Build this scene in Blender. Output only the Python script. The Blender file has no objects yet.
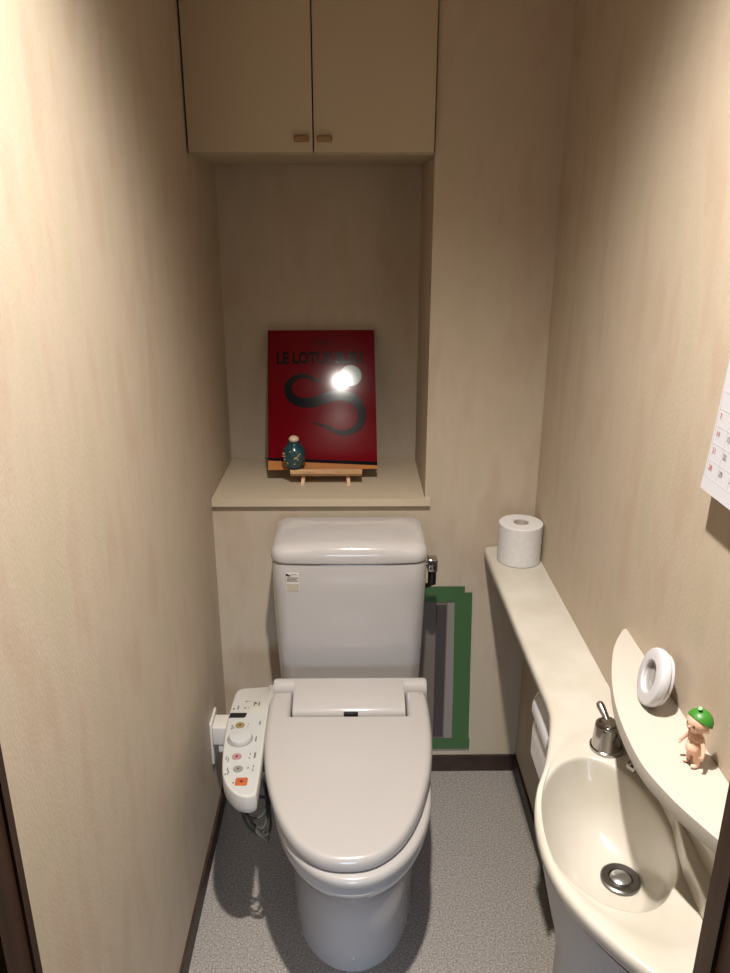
import bpy, bmesh, math, random
from math import sin, cos, pi, radians
from mathutils import Vector, Matrix, Euler
random.seed(4)
S = bpy.context.scene
C = S.collection
XL, XR, YB, YN = -0.366, 0.466, 1.85, 2.19
CEIL = 2.42
ZC = 0.715

# ------------------------------------------------------------------ materials
def mat(name, col, rough=0.5, metal=0.0, coat=0.0, spec=0.5, alpha=None, trans=0.0, sss=0.0):
    m = bpy.data.materials.new(name); m.use_nodes = True
    b = m.node_tree.nodes['Principled BSDF']
    b.inputs['Base Color'].default_value = (*col, 1)
    b.inputs['Roughness'].default_value = rough
    b.inputs['Metallic'].default_value = metal
    b.inputs['Coat Weight'].default_value = coat
    b.inputs['Coat Roughness'].default_value = 0.06
    b.inputs['Specular IOR Level'].default_value = spec
    b.inputs['Transmission Weight'].default_value = trans
    if sss:
        b.inputs['Subsurface Weight'].default_value = sss
        b.inputs['Subsurface Radius'].default_value = (0.01, 0.005, 0.003)
    if alpha is not None: b.inputs['Alpha'].default_value = alpha
    return m

def vary(m, c1, c2, scale=(8, 8, 8), lo=0.35, hi=0.65, detail=4, bump=0.0, bscale=200, bstretch=(1, 1, 1), c3=None):
    nt = m.node_tree; N = nt.nodes; L = nt.links
    b = N['Principled BSDF']
    tc = N.new('ShaderNodeTexCoord'); mp = N.new('ShaderNodeMapping')
    mp.inputs['Scale'].default_value = scale
    no = N.new('ShaderNodeTexNoise'); no.inputs['Scale'].default_value = 1; no.inputs['Detail'].default_value = detail
    cr = N.new('ShaderNodeValToRGB')
    cr.color_ramp.elements[0].position = lo; cr.color_ramp.elements[0].color = (*c1, 1)
    cr.color_ramp.elements[1].position = hi; cr.color_ramp.elements[1].color = (*c2, 1)
    if c3:
        e = cr.color_ramp.elements.new((lo + hi) / 2); e.color = (*c3, 1)
    L.new(tc.outputs['Object'], mp.inputs[0]); L.new(mp.outputs[0], no.inputs['Vector'])
    L.new(no.outputs['Fac'], cr.inputs[0]); L.new(cr.outputs[0], b.inputs['Base Color'])
    if bump:
        mp2 = N.new('ShaderNodeMapping'); mp2.inputs['Scale'].default_value = tuple(bscale * s for s in bstretch)
        n2 = N.new('ShaderNodeTexNoise'); n2.inputs['Scale'].default_value = 1; n2.inputs['Detail'].default_value = 3
        bp = N.new('ShaderNodeBump'); bp.inputs['Strength'].default_value = bump; bp.inputs['Distance'].default_value = 0.002
        L.new(tc.outputs['Object'], mp2.inputs[0]); L.new(mp2.outputs[0], n2.inputs['Vector'])
        L.new(n2.outputs['Fac'], bp.inputs['Height']); L.new(bp.outputs[0], b.inputs['Normal'])
    return m

WP = vary(mat('wallpaper', (0.6, 0.5, 0.4), 0.62, spec=0.3), (0.495, 0.398, 0.300), (0.500, 0.428, 0.318), (17, 17, 5.5), 0.36, 0.64, 5,
          bump=0.2, bscale=330, bstretch=(1, 1, 0.45), c3=(0.525, 0.440, 0.342))
# faint water marks / mildew specks of the old wallpaper
def add_specks(m):
    nt = m.node_tree; N = nt.nodes; L = nt.links; b = N['Principled BSDF']
    src = b.inputs['Base Color'].links[0].from_socket
    tc = N.new('ShaderNodeTexCoord')
    n1 = N.new('ShaderNodeTexNoise'); n1.inputs['Scale'].default_value = 5.5; n1.inputs['Detail'].default_value = 2
    n2 = N.new('ShaderNodeTexNoise'); n2.inputs['Scale'].default_value = 75; n2.inputs['Detail'].default_value = 2
    r1 = N.new('ShaderNodeMapRange'); r1.inputs[1].default_value = 0.56; r1.inputs[2].default_value = 0.70
    r2 = N.new('ShaderNodeMapRange'); r2.inputs[1].default_value = 0.66; r2.inputs[2].default_value = 0.78
    mu = N.new('ShaderNodeMath'); mu.operation = 'MULTIPLY'
    m2 = N.new('ShaderNodeMath'); m2.operation = 'MULTIPLY'; m2.inputs[1].default_value = 0.35
    mx = N.new('ShaderNodeMixRGB'); mx.inputs[2].default_value = (0.36, 0.24, 0.12, 1)
    L.new(tc.outputs['Object'], n1.inputs['Vector']); L.new(tc.outputs['Object'], n2.inputs['Vector'])
    L.new(n1.outputs['Fac'], r1.inputs[0]); L.new(n2.outputs['Fac'], r2.inputs[0])
    L.new(r1.outputs[0], mu.inputs[0]); L.new(r2.outputs[0], mu.inputs[1]); L.new(mu.outputs[0], m2.inputs[0])
    L.new(m2.outputs[0], mx.inputs[0]); L.new(src, mx.inputs[1]); L.new(mx.outputs[0], b.inputs['Base Color'])
add_specks(WP)
CEILM = vary(mat('ceiling_paper', (0.7, 0.62, 0.5), 0.8), (0.62, 0.54, 0.43), (0.68, 0.60, 0.48), (12, 12, 12))
FLOOR = vary(mat('floor_vinyl', (0.4, 0.37, 0.33), 0.5), (0.16, 0.145, 0.132), (0.42, 0.385, 0.345), (240, 240, 240), 0.32, 0.68, 5, bump=0.08, bscale=500, c3=(0.275, 0.25, 0.228))
WOOD = vary(mat('dark_wood', (0.1, 0.04, 0.02), 0.5, spec=0.25), (0.020, 0.008, 0.003), (0.048, 0.019, 0.007), (60, 60, 3), 0.35, 0.7)
WOOD2 = vary(mat('base_wood', (0.06, 0.03, 0.02), 0.5), (0.022, 0.012, 0.008), (0.05, 0.024, 0.014), (20, 20, 20), 0.35, 0.7)
REDWOOD = vary(mat('door_wood', (0.1, 0.02, 0.01), 0.4), (0.020, 0.006, 0.003), (0.040, 0.010, 0.005), (50, 50, 3), 0.35, 0.7)
CAB = mat('cabinet_laminate', (0.475, 0.395, 0.275), 0.42)
SHELFM = vary(mat('shelf_laminate', (0.72, 0.63, 0.47), 0.42), (0.55, 0.465, 0.34), (0.58, 0.49, 0.36), (6, 6, 6))
GAP = mat('gap_dark', (0.06, 0.028, 0.012), 0.9)
CER = mat('ceramic', (0.49, 0.463, 0.445), 0.13, coat=0.5)
PLA = mat('seat_plastic', (0.44, 0.412, 0.39), 0.22, coat=0.25)
PLA2 = mat('panel_plastic', (0.50, 0.485, 0.445), 0.3)
PANELF = mat('panel_face', (0.46, 0.465, 0.45), 0.35)
SINK = vary(mat('sink_resin', (0.84, 0.78, 0.66), 0.24, coat=0.3), (0.49, 0.455, 0.38), (0.55, 0.515, 0.455), (7, 7, 7), 0.36, 0.6, 3)
MIDS = mat('mid_shelf_resin', (0.47, 0.43, 0.375), 0.35)
CABW = mat('pedestal_panel', (0.56, 0.56, 0.56), 0.4)
CHROME = mat('chrome', (0.42, 0.40, 0.38), 0.16, metal=1)
STEEL = mat('drain_steel', (0.22, 0.21, 0.20), 0.3, metal=1)
STEELL = mat('drain_steel_bright', (0.55, 0.55, 0.56), 0.28, metal=1)
BLACK = mat('black_plastic', (0.006, 0.006, 0.007), 0.3)
CORD = mat('cord', (0.06, 0.06, 0.05), 0.5)
WHITE = mat('white_plastic', (0.56, 0.55, 0.57), 0.32)
PLUGW = mat('plug_white', (0.66, 0.62, 0.56), 0.4)
GREY = mat('grey_lens', (0.30, 0.28, 0.27), 0.25, coat=0.4)
PAPER = vary(mat('tissue', (0.82, 0.79, 0.77), 0.9), (0.62, 0.605, 0.59), (0.66, 0.645, 0.63), (90, 90, 90))
PAPERD = mat('tissue_core', (0.50, 0.45, 0.40), 0.9)
CALP = mat('calendar_paper', (0.54, 0.535, 0.57), 0.6)
CALRED = mat('calendar_red', (0.55, 0.17, 0.20), 0.6)
CALBLK = mat('calendar_grey', (0.20, 0.19, 0.21), 0.6)
CALLINE = mat('calendar_line', (0.48, 0.46, 0.50), 0.6)
RED = mat('book_red', (0.165, 0.0018, 0.007), 0.09, spec=0.18)
BKBLACK = mat('book_black', (0.006, 0.006, 0.008), 0.10, spec=0.2)
BKGREEN = mat('book_green', (0.04, 0.13, 0.07), 0.12, spec=0.3)
BKTAN = mat('book_tan', (0.50, 0.20, 0.06), 0.15, spec=0.3)
BKDRED = mat('book_dark_red', (0.05, 0.002, 0.004), 0.12, spec=0.3)
PAGE = mat('pages', (0.75, 0.68, 0.55), 0.8)
EASEL = vary(mat('easel_wood', (0.62, 0.38, 0.2), 0.5), (0.52, 0.30, 0.15), (0.70, 0.45, 0.25), (20, 90, 90))
TEAL = mat('teal_glaze', (0.008, 0.06, 0.075), 0.25, coat=0.5)
VDARK = mat('vase_dark', (0.01, 0.02, 0.04), 0.3)
VGOLD = mat('vase_gold', (0.50, 0.38, 0.18), 0.4)
VCREAM = mat('vase_cream', (0.78, 0.62, 0.42), 0.4)
BRASS = mat('brass', (0.28, 0.185, 0.08), 0.38, metal=0.5)
SKIN = mat('doll_skin', (0.80, 0.50, 0.36), 0.42, sss=0.1)
DGREEN = mat('doll_green', (0.035, 0.19, 0.018), 0.4)
TAPE = mat('green_tape', (0.065, 0.155, 0.055), 0.45, alpha=0.82)
FILM = mat('plastic_film', (0.22, 0.185, 0.155), 0.28, alpha=0.75)
FILMD = mat('slot_dark', (0.055, 0.048, 0.045), 0.5)
FILML = mat('slot_light', (0.26, 0.235, 0.20), 0.5)
STK = mat('sticker_silver', (0.50, 0.45, 0.35), 0.4)
STKW = mat('sticker_white', (0.66, 0.62, 0.57), 0.4)
STKB = mat('sticker_blue', (0.02, 0.02, 0.07), 0.4)
STKG = mat('sticker_grey', (0.27, 0.24, 0.22), 0.5)
B_OL = mat('btn_olive', (0.24, 0.19, 0.07), 0.4)
B_PK = mat('btn_pink', (0.36, 0.20, 0.19), 0.4)
B_GR = mat('btn_green', (0.21, 0.24, 0.215), 0.4)
B_OR = mat('btn_orange', (0.42, 0.10, 0.03), 0.4)
INK = mat('ink', (0.14, 0.13, 0.11), 0.6)
INKR = mat('ink_dark_red', (0.16, 0.02, 0.02), 0.6)
def emis(name, col, st):
    m = mat(name, (0.9, 0.9, 0.9)); b = m.node_tree.nodes['Principled BSDF']
    b.inputs['Emission Color'].default_value = (*col, 1); b.inputs['Emission Strength'].default_value = st
    return m

# ------------------------------------------------------------------ mesh helpers
def obj(name, vf, m, parent=None, smooth=True, angle=35, loc=None, rot=None, bevel=0, seg=3):
    me = bpy.data.meshes.new(name)
    if isinstance(vf, bmesh.types.BMesh):
        vf.to_mesh(me); vf.free()
    else:
        me.from_pydata([tuple(v) for v in vf[0]], [], vf[1])
    bm = bmesh.new(); bm.from_mesh(me)
    bmesh.ops.remove_doubles(bm, verts=bm.verts, dist=1e-6)
    if bevel:
        ed = [e for e in bm.edges if len(e.link_faces) == 2 and e.calc_face_angle(0) > radians(40)]
        bmesh.ops.bevel(bm, geom=ed, offset=bevel, segments=seg, profile=0.5, affect='EDGES', clamp_overlap=True)
    bmesh.ops.recalc_face_normals(bm, faces=bm.faces)
    if smooth:
        for f in bm.faces: f.smooth = True
        for e in bm.edges:
            if len(e.link_faces) == 2 and e.calc_face_angle(0) > radians(angle): e.smooth = False
    bm.to_mesh(me); bm.free()
    me.materials.append(m)
    o = bpy.data.objects.new(name, me); C.objects.link(o)
    if loc: o.location = loc
    if rot: o.rotation_euler = rot
    if parent: o.parent = parent
    return o
def thing(name, label, cat, loc=(0, 0, 0), rot=(0, 0, 0), group=None):
    o = bpy.data.objects.new(name, None); C.objects.link(o); o.location = loc; o.rotation_euler = rot
    o.empty_display_size = 0.02
    return tag(o, label, cat, group)
def tag(o, label, cat, group=None):
    o['label'] = label; o['category'] = cat
    if group: o['group'] = group
    return o
def struct(o): o['kind'] = 'structure'; return o
def box(x0, x1, y0, y1, z0, z1):
    v = [(x, y, z) for x in (x0, x1) for y in (y0, y1) for z in (z0, z1)]
    return v, [(0, 1, 3, 2), (4, 6, 7, 5), (0, 4, 5, 1), (2, 3, 7, 6), (0, 2, 6, 4), (1, 5, 7, 3)]
def merge(*vfs):
    V, F = [], []
    for v, f in vfs:
        o = len(V); V += [tuple(a) for a in v]; F += [tuple(i + o for i in q) for q in f]
    return V, F
def xf(vf, M):
    return [tuple(M @ Vector(v)) for v in vf[0]], vf[1]
def loft(rings, cap0=True, cap1=True):
    n = len(rings[0]); V = [tuple(p) for r in rings for p in r]; F = []
    for i in range(len(rings) - 1):
        for j in range(n):
            k = (j + 1) % n
            F.append((i * n + j, i * n + k, (i + 1) * n + k, (i + 1) * n + j))
    if cap0: F.append(tuple(range(n))[::-1])
    if cap1: F.append(tuple((len(rings) - 1) * n + j for j in range(n)))
    return V, F
def lathe(prof, n=40, c=(0, 0), cap0=True, cap1=True):
    return loft([[(c[0] + r * cos(2 * pi * j / n), c[1] + r * sin(2 * pi * j / n), z) for j in range(n)] for r, z in prof], cap0, cap1)
def tube(path, r, n=10, caps=True):
    P = [Vector(p) for p in path]; R = r if isinstance(r, (list, tuple)) else [r] * len(P)
    rings = []; up = Vector((0, 0, 1)); prev = None
    for i, p in enumerate(P):
        t = (P[min(i + 1, len(P) - 1)] - P[max(i - 1, 0)]).normalized()
        a = prev if prev is not None else (up if abs(t.z) < 0.9 else Vector((1, 0, 0)))
        s = t.cross(a).normalized(); u = s.cross(t).normalized(); prev = u
        rings.append([p + (s * cos(2 * pi * j / n) + u * sin(2 * pi * j / n)) * R[i] for j in range(n)])
    return loft(rings, caps, caps)
def cr(pts, per=8, closed=True):
    n = len(pts); out = []
    rng = range(n) if closed else range(n - 1)
    for i in rng:
        g = (lambda k: Vector(pts[k % n])) if closed else (lambda k: Vector(pts[max(0, min(n - 1, k))]))
        p0, p1, p2, p3 = g(i - 1), g(i), g(i + 1), g(i + 2)
        for k in range(per):
            t = k / per
            out.append(0.5 * ((2 * p1) + (-p0 + p2) * t + (2 * p0 - 5 * p1 + 4 * p2 - p3) * t * t + (-p0 + 3 * p1 - 3 * p2 + p3) * t ** 3))
    if not closed: out.append(Vector(pts[-1]))
    return out
def resample(poly, n):
    P = list(poly) + [poly[0]]; L = [0]
    for a, b in zip(P, P[1:]): L.append(L[-1] + (b - a).length)
    out = []; j = 0
    for i in range(n):
        t = L[-1] * i / n
        while L[j + 1] < t: j += 1
        u = (t - L[j]) / max(1e-9, L[j + 1] - L[j]); out.append(P[j].lerp(P[j + 1], u))
    return out
def inset(poly, d):     # poly: list of 2D Vectors, CCW; positive d moves inward
    n = len(poly); out = []
    ar = sum(poly[i].x * poly[(i + 1) % n].y - poly[(i + 1) % n].x * poly[i].y for i in range(n))
    s = 1 if ar > 0 else -1
    for i in range(n):
        e1 = (poly[i] - poly[i - 1]); e2 = (poly[(i + 1) % n] - poly[i])
        if e1.length < 1e-9: e1 = e2
        if e2.length < 1e-9: e2 = e1
        n1 = Vector((-e1.y, e1.x)).normalized(); n2 = Vector((-e2.y, e2.x)).normalized()
        m = n1 + n2; k = max(0.5, 1 + n1.dot(n2))
        out.append(poly[i] + m / k * d * s)
    return out
def rrect(cx, cy, hx, hy, r, n=8, bow=0.0):   # rounded rectangle, front (-y) side optionally bowed
    out = []
    for (sx, sy, a0) in ((1, 1, 0), (-1, 1, pi / 2), (-1, -1, pi), (1, -1, 3 * pi / 2)):
        for k in range(n + 1):
            a = a0 + pi / 2 * k / n
            out.append(Vector((cx + sx * (hx - r) + r * cos(a), cy + sy * (hy - r) + r * sin(a))))
    # subdivide the long front side so that it can bow
    i = 3 * (n + 1); a, b = out[i - 1], out[i]
    mid = [a.lerp(b, k / 10) for k in range(1, 10)]
    out = out[:i] + mid + out[i:]
    if bow:
        for p in out:
            if p.y < cy: p.y -= bow * max(0, 1 - ((p.x - cx) / hx) ** 2)
    return out
def r3(poly, z): return [(p.x, p.y, z(p) if callable(z) else z) for p in poly]
def prism(poly, z0, z1, b=0.003, b0=None):
    if b0 is None: b0 = b
    rings = []
    if b0 > 0: rings += [r3(inset(poly, b0), z0), r3(inset(poly, b0 * 0.3), z0 + b0 * 0.3)]
    rings.append(r3(poly, z0 + b0)); rings.append(r3(poly, z1 - b))
    if b: rings += [r3(inset(poly, b * 0.3), z1 - b * 0.3), r3(inset(poly, b), z1)]
    return loft(rings)
def text_vf(s, size, extrude=0.0004, align='LEFT', sx=1.0, bold=0.0):
    cu = bpy.data.curves.new('t', 'FONT'); cu.body = s; cu.size = size; cu.extrude = extrude; cu.align_x = align
    cu.offset = bold; cu.resolution_u = 3
    o = bpy.data.objects.new('t', cu); C.objects.link(o)
    bpy.context.view_layer.update()
    me = bpy.data.meshes.new_from_object(o.evaluated_get(bpy.context.evaluated_depsgraph_get()))
    vf = ([(v.co.x * sx, v.co.y, v.co.z) for v in me.vertices], [tuple(p.vertices) for p in me.polygons])
    bpy.data.objects.remove(o); bpy.data.curves.remove(cu); bpy.data.meshes.remove(me)
    return vf
def ellipsoid(c, r, n=16, m=10, M=None):
    rings = []
    for i in range(1, m):
        a = -pi / 2 + pi * i / m
        rings.append([(r[0] * cos(a) * cos(2 * pi * j / n), r[1] * cos(a) * sin(2 * pi * j / n), r[2] * sin(a)) for j in range(n)])
    v, f = loft(rings)
    if M is not None: v = [tuple(M @ Vector(p)) for p in v]
    return [(p[0] + c[0], p[1] + c[1], p[2] + c[2]) for p in v], f
def remesh(vf, vox, smooth=6):
    me = bpy.data.meshes.new('r'); me.from_pydata(vf[0], [], vf[1])
    o = bpy.data.objects.new('r', me); C.objects.link(o)
    md = o.modifiers.new('r', 'REMESH'); md.mode = 'VOXEL'; md.voxel_size = vox
    sm = o.modifiers.new('s', 'SMOOTH'); sm.iterations = smooth; sm.factor = 0.5
    bpy.context.view_layer.update()
    m2 = bpy.data.meshes.new_from_object(o.evaluated_get(bpy.context.evaluated_depsgraph_get()))
    r = ([tuple(v.co) for v in m2.vertices], [tuple(p.vertices) for p in m2.polygons])
    bpy.data.objects.remove(o); bpy.data.meshes.remove(me); bpy.data.meshes.remove(m2)
    return r

# ------------------------------------------------------------------ the room
YF = 0.60
struct(obj('floor', box(XL - 0.1, XR + 0.1, -1.2, YN + 0.1, -0.05, 0), FLOOR, smooth=False))
LX, LY = 0.045, 0.70
def sq(a):   # point on the ceiling's outline in direction a from the lamp
    c_, s_ = cos(a), sin(a)
    t = min([((XR + 0.1 - LX) if c_ > 0 else (XL - 0.1 - LX)) / c_ if abs(c_) > 1e-6 else 9, ((YN + 0.1 - LY) if s_ > 0 else (YF - 0.08 - LY)) / s_ if abs(s_) > 1e-6 else 9])
    return LX + c_ * t, LY + s_ * t
angs = sorted([2 * pi * j / 64 for j in range(64)] + [math.atan2(y - LY, x - LX) % (2 * pi) for x in (XL - 0.1, XR + 0.1) for y in (YF - 0.08, YN + 0.1)])
o1 = [sq(a) for a in angs]; i1 = [(LX + 0.067 * cos(a), LY + 0.067 * sin(a)) for a in angs]
struct(obj('ceiling', loft([[(*p, CEIL) for p in i1], [(*p, CEIL) for p in o1], [(*p, CEIL + 0.06) for p in o1], [(*p, CEIL + 0.06) for p in i1], [(*p, CEIL) for p in i1]], False, False), CEILM, smooth=False))
struct(obj('wall_left', box(XL - 0.1, XL, YF - 0.08, YN + 0.1, 0, CEIL), WP, smooth=False))
struct(obj('wall_right', box(XR, XR + 0.1, YF - 0.08, YN + 0.1, 0, CEIL), WP, smooth=False))
struct(obj('wall_back', merge(box(XL, XR, YB, YN, 0, 0.828), box(0.18, XR, YB, YN, 0.828, CEIL), box(XL, XR, YN, YN + 0.1, 0, CEIL)), WP, smooth=False))
# front wall around the doorway and its dark timber frame
DX0, DX1, DZ = -0.33, 0.36, 2.02
struct(obj('wall_front', merge(box(XL, XR, YF - 0.06, YF - 0.002, DZ + 0.04, CEIL)), WOOD, smooth=False))
struct(obj('trim_1', merge(box(XL, DX0, YF - 0.012, YF, 0, DZ), box(XL, DX0 - 0.003, YF - 0.055, YF - 0.012, 0, DZ),
                           box(XL - 0.02, DX0 - 0.012, YF - 0.10, YF - 0.055, 0, DZ)), WOOD, smooth=False))
struct(obj('trim_2', merge(box(DX1, XR, YF - 0.03, YF, 0, DZ), box(DX1 + 0.004, XR, YF - 0.06, YF - 0.03, 0, DZ)), WOOD, smooth=False))
struct(obj('trim_3', merge(box(XL, XR, YF - 0.06, YF, DZ, DZ + 0.04)), WOOD, smooth=False))
struct(obj('trim_4', box(DX1 + 0.012, XR + 0.4, YF - 0.10, YF - 0.06, 0, DZ + 0.04), REDWOOD, smooth=False))
# the open door leaf, folded back into the hall on the left, with its hinge
dr = struct(obj('door_1', box(-0.385, -0.352, -0.10, YF - 0.12, 0.01, DZ - 0.01), REDWOOD, smooth=False))
hg = obj('hinge', merge(box(-0.352, -0.349, YF - 0.15, YF - 0.115, 0.62, 0.70), xf(lathe([(0.006, 0.62), (0.006, 0.70)], 12), Matrix.Translation((-0.349, YF - 0.112, 0)))), CHROME, dr)
obj('screw', merge(*[xf(lathe([(0.0035, 0), (0.003, 0.0012)], 10), Matrix.Translation((-0.349, YF - 0.135, z)) @ Matrix.Rotation(pi / 2, 4, 'Y')) for z in (0.636, 0.66, 0.684)]), STEELL, hg)
# skirting
struct(obj('baseboard_back', box(XL + 0.0, XR, YB - 0.008, YB, 0, 0.052), WOOD2, smooth=False))
struct(obj('baseboard_left', box(XL, XL + 0.007, YF, YB - 0.008, 0, 0.052), WOOD2, smooth=False))
struct(obj('baseboard_right', box(XR - 0.007, XR, YF, YB - 0.008, 0, 0.052), WOOD2, smooth=False))

# ceiling downlight
dl = thing('ceiling_downlight', 'recessed round ceiling downlight with warm bulb above the doorway end', 'lamp', (LX, LY, CEIL))
obj('housing', lathe([(0.066, -0.002), (0.066, 0.13), (0.03, 0.15), (0.03, 0.149), (0.064, 0.128), (0.064, -0.002)], 48, cap0=False, cap1=False), mat('housing_white', (0.55, 0.5, 0.45), 0.4), dl)
obj('trim_ring', lathe([(0.064, 0.0), (0.084, 0.0), (0.084, -0.003), (0.066, -0.006), (0.064, -0.004), (0.064, 0.0)], 48, cap0=False, cap1=False), WHITE, dl)
obj('bulb', xf(ellipsoid((0, 0, 0), (0.024, 0.024, 0.036), 24, 14), Matrix.Translation((0, 0, 0.046))), emis('bulb_glow', (1, 0.90, 0.78), 30), dl)

# ------------------------------------------------------------------ wall cabinet
cab = thing('wall_cabinet', 'cream two-door wall cabinet filling the niche above the shelf', 'cabinet', (-0.092, YB, 1.66))
def loc(vf, o): # world coords -> local of a translated empty
    return [(v[0] - o.location.x, v[1] - o.location.y, v[2] - o.location.z) for v in vf[0]], vf[1]
obj('body', loc(box(XL + 0.001, 0.179, YB + 0.003, YN - 0.005, 1.664, CEIL - 0.005), cab), GAP, cab, smooth=False)
obj('bottom_panel', loc(box(XL + 0.001, 0.179, YB + 0.004, YN - 0.005, 1.658, 1.664), cab), CAB, cab, smooth=False)
for x0, x1, kx in ((XL + 0.0045, -0.0900, -0.113), (-0.0870, 0.1765, -0.064)):
    d = obj('door', loc(box(x0, x1, YB - 0.016, YB + 0.003, 1.661, CEIL - 0.008), cab), CAB, cab, bevel=0.0012, seg=2)
    k = loc(merge(box(kx - 0.016, kx + 0.016, YB - 0.026, YB - 0.0165, 1.6815, 1.6945)), cab)
    kb = obj('knob', k, BRASS, d, bevel=0.003)
    
# ------------------------------------------------------------------ niche shelf board
bm_ = merge(box(XL + 0.001, 0.193, YB - 0.012, YB - 0.0005, 0.8295, 0.849), box(XL + 0.001, 0.179, YB - 0.0005, YN - 0.001, 0.8295, 0.849))
ns = obj('niche_shelf', bm_, SHELFM, smooth=False)
tag(ns, 'long cream shelf board along the bottom of the wall niche, above the tank', 'shelf')

# ------------------------------------------------------------------ book on its easel
tilt = radians(27.4)
ez = 0.849
es = thing('book_easel', 'small natural wood easel holding the red book in the niche', 'easel', (-0.078, 1.97, ez))
def lo(p): return (p[0] + 0.078, p[1] - 1.97, p[2] - ez)
obj('ledge', merge(box(-0.094, 0.098, -0.024, -0.014, 0.031, 0.044), box(-0.094, 0.098, -0.014, 0.028, 0.0225, 0.031)), EASEL, es, bevel=0.0012, seg=2)
for sx in (-1, 1):
    pth = [Vector((sx * 0.062, -0.021, 0.0)), Vector((sx * 0.060, -0.004, 0.0185)), Vector((sx * 0.055, 0.036, 0.022)), Vector((sx * 0.020, 0.033 + 0.30 * sin(tilt), 0.022 + 0.30 * cos(tilt)))]
    rg = []
    for i_, p in enumerate(pth):
        hz = 0.0035
        rg.append([(p.x + a_ * 0.0045, p.y + (b_ * hz if i_ != 3 else b_ * hz), p.z + (0 if i_ == 0 else -b_ * 0.0022)) for a_, b_ in ((-1, -1), (1, -1), (1, 1), (-1, 1))])
    obj('leg', loft(rg), EASEL, es, smooth=False)
a = Vector((0, 0.205, 0.0)); b_ = Vector((0, 0.195, 0.27)); dirv = b_ - a; q = dirv.to_track_quat('Z', 'Y').to_matrix().to_4x4()
v, f = xf(box(-0.0045, 0.0045, -0.003, 0.003, 0, dirv.length), Matrix.Translation(a) @ q)
obj('leg', ([(p[0], p[1], max(p[2], 0.0)) for p in v], f), EASEL, es, smooth=False)
# book: local frame x right, y up the cover, z out of the cover
BW, BH, BT = 0.296, 0.393, 0.008
bk = thing('picture_book', 'large glossy red hardcover picture book propped upright in the niche', 'book', (-0.0860, 1.985, 0.8810))
bk.rotation_euler = (pi / 2 - tilt, 0, radians(2.0))
def bz(vf, z=0): return xf(vf, Matrix.Translation((0, 0, z)))
obj('cover', merge(box(-BW / 2, BW / 2, 0, BH, -0.0015, 0), box(-BW / 2, BW / 2, 0, BH, -BT, -BT + 0.0015), box(-BW / 2, -BW / 2 + 0.002, 0, BH, -BT, 0)), RED, bk, smooth=False)
obj('pages', box(-BW / 2 + 0.002, BW / 2 - 0.004, 0.003, BH - 0.004, -BT + 0.0015, -0.0015), PAGE, bk, smooth=False)
def flat(poly, z0=0.0001, z1=0.0005): return loft([[(p[0], p[1], z0) for p in poly], [(p[0], p[1], z1) for p in poly]])
tv = text_vf('LE LOTUS BLEU', 0.040, 0.0003, 'CENTER', 1.0, 0.0016)
wx = max(p[0] for p in tv[0]) - min(p[0] for p in tv[0])
tv = ([(p[0] * 0.238 / wx + 0.0, p[1] * 1.12, p[2]) for p in tv[0]], tv[1])
obj('title_lettering', xf(tv, Matrix.Translation((-0.005, 0.298, 0.0005))), BKBLACK, bk, smooth=False)
tv = text_vf('HERGÉ', 0.018, 0.0003, 'CENTER', 1.1, 0.0002)
obj('author_lettering', xf(tv, Matrix.Translation((0.0, 0.352, 0.0005))), BKDRED, bk, smooth=False)
# a plain curling black ribbon across the cover
rp = cr([(-0.002, 0.243), (-0.055, 0.262), (-0.092, 0.236), (-0.078, 0.196), (-0.03, 0.186), (0.03, 0.205), (0.082, 0.198), (0.108, 0.160), (0.098, 0.118), (0.055, 0.100), (0.01, 0.118), (-0.03, 0.132)], 8, False)
n_ = len(rp); le, ri = [], []
for i, p in enumerate(rp):
    t = (rp[min(i + 1, n_ - 1)] - rp[max(i - 1, 0)]).normalized(); nn = Vector((-t.y, t.x))
    w = 0.0015 + 0.0130 * sin(pi * (i / (n_ - 1)) ** 0.85)
    le.append(p + nn * w); ri.append(p - nn * w)
V = [(p.x, p.y, 0.0005) for p in le] + [(p.x, p.y, 0.0005) for p in ri]
V += [(p.x, p.y, 0.0001) for p in le] + [(p.x, p.y, 0.0001) for p in ri]
F = [(i, i + 1, n_ + i + 1, n_ + i) for i in range(n_ - 1)]
obj('ribbon_motif', (V, F), BKBLACK, bk, smooth=False)
obj('disc_motif', xf(lathe([(0.030, 0.0001), (0.030, 0.0003)], 36), Matrix.Translation((0.080, 0.262, 0))), BKGREEN, bk, smooth=False)
obj('lower_stripe', flat([(-BW / 2, 0.027), (BW / 2, 0.0095), (BW / 2, 0.019), (-BW / 2, 0.034)]), BKBLACK, bk, smooth=False)
obj('lower_band', flat([(-BW / 2, 0.0), (BW / 2, 0.0), (BW / 2, 0.009), (-BW / 2, 0.026)]), BKTAN, bk, smooth=False)

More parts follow.
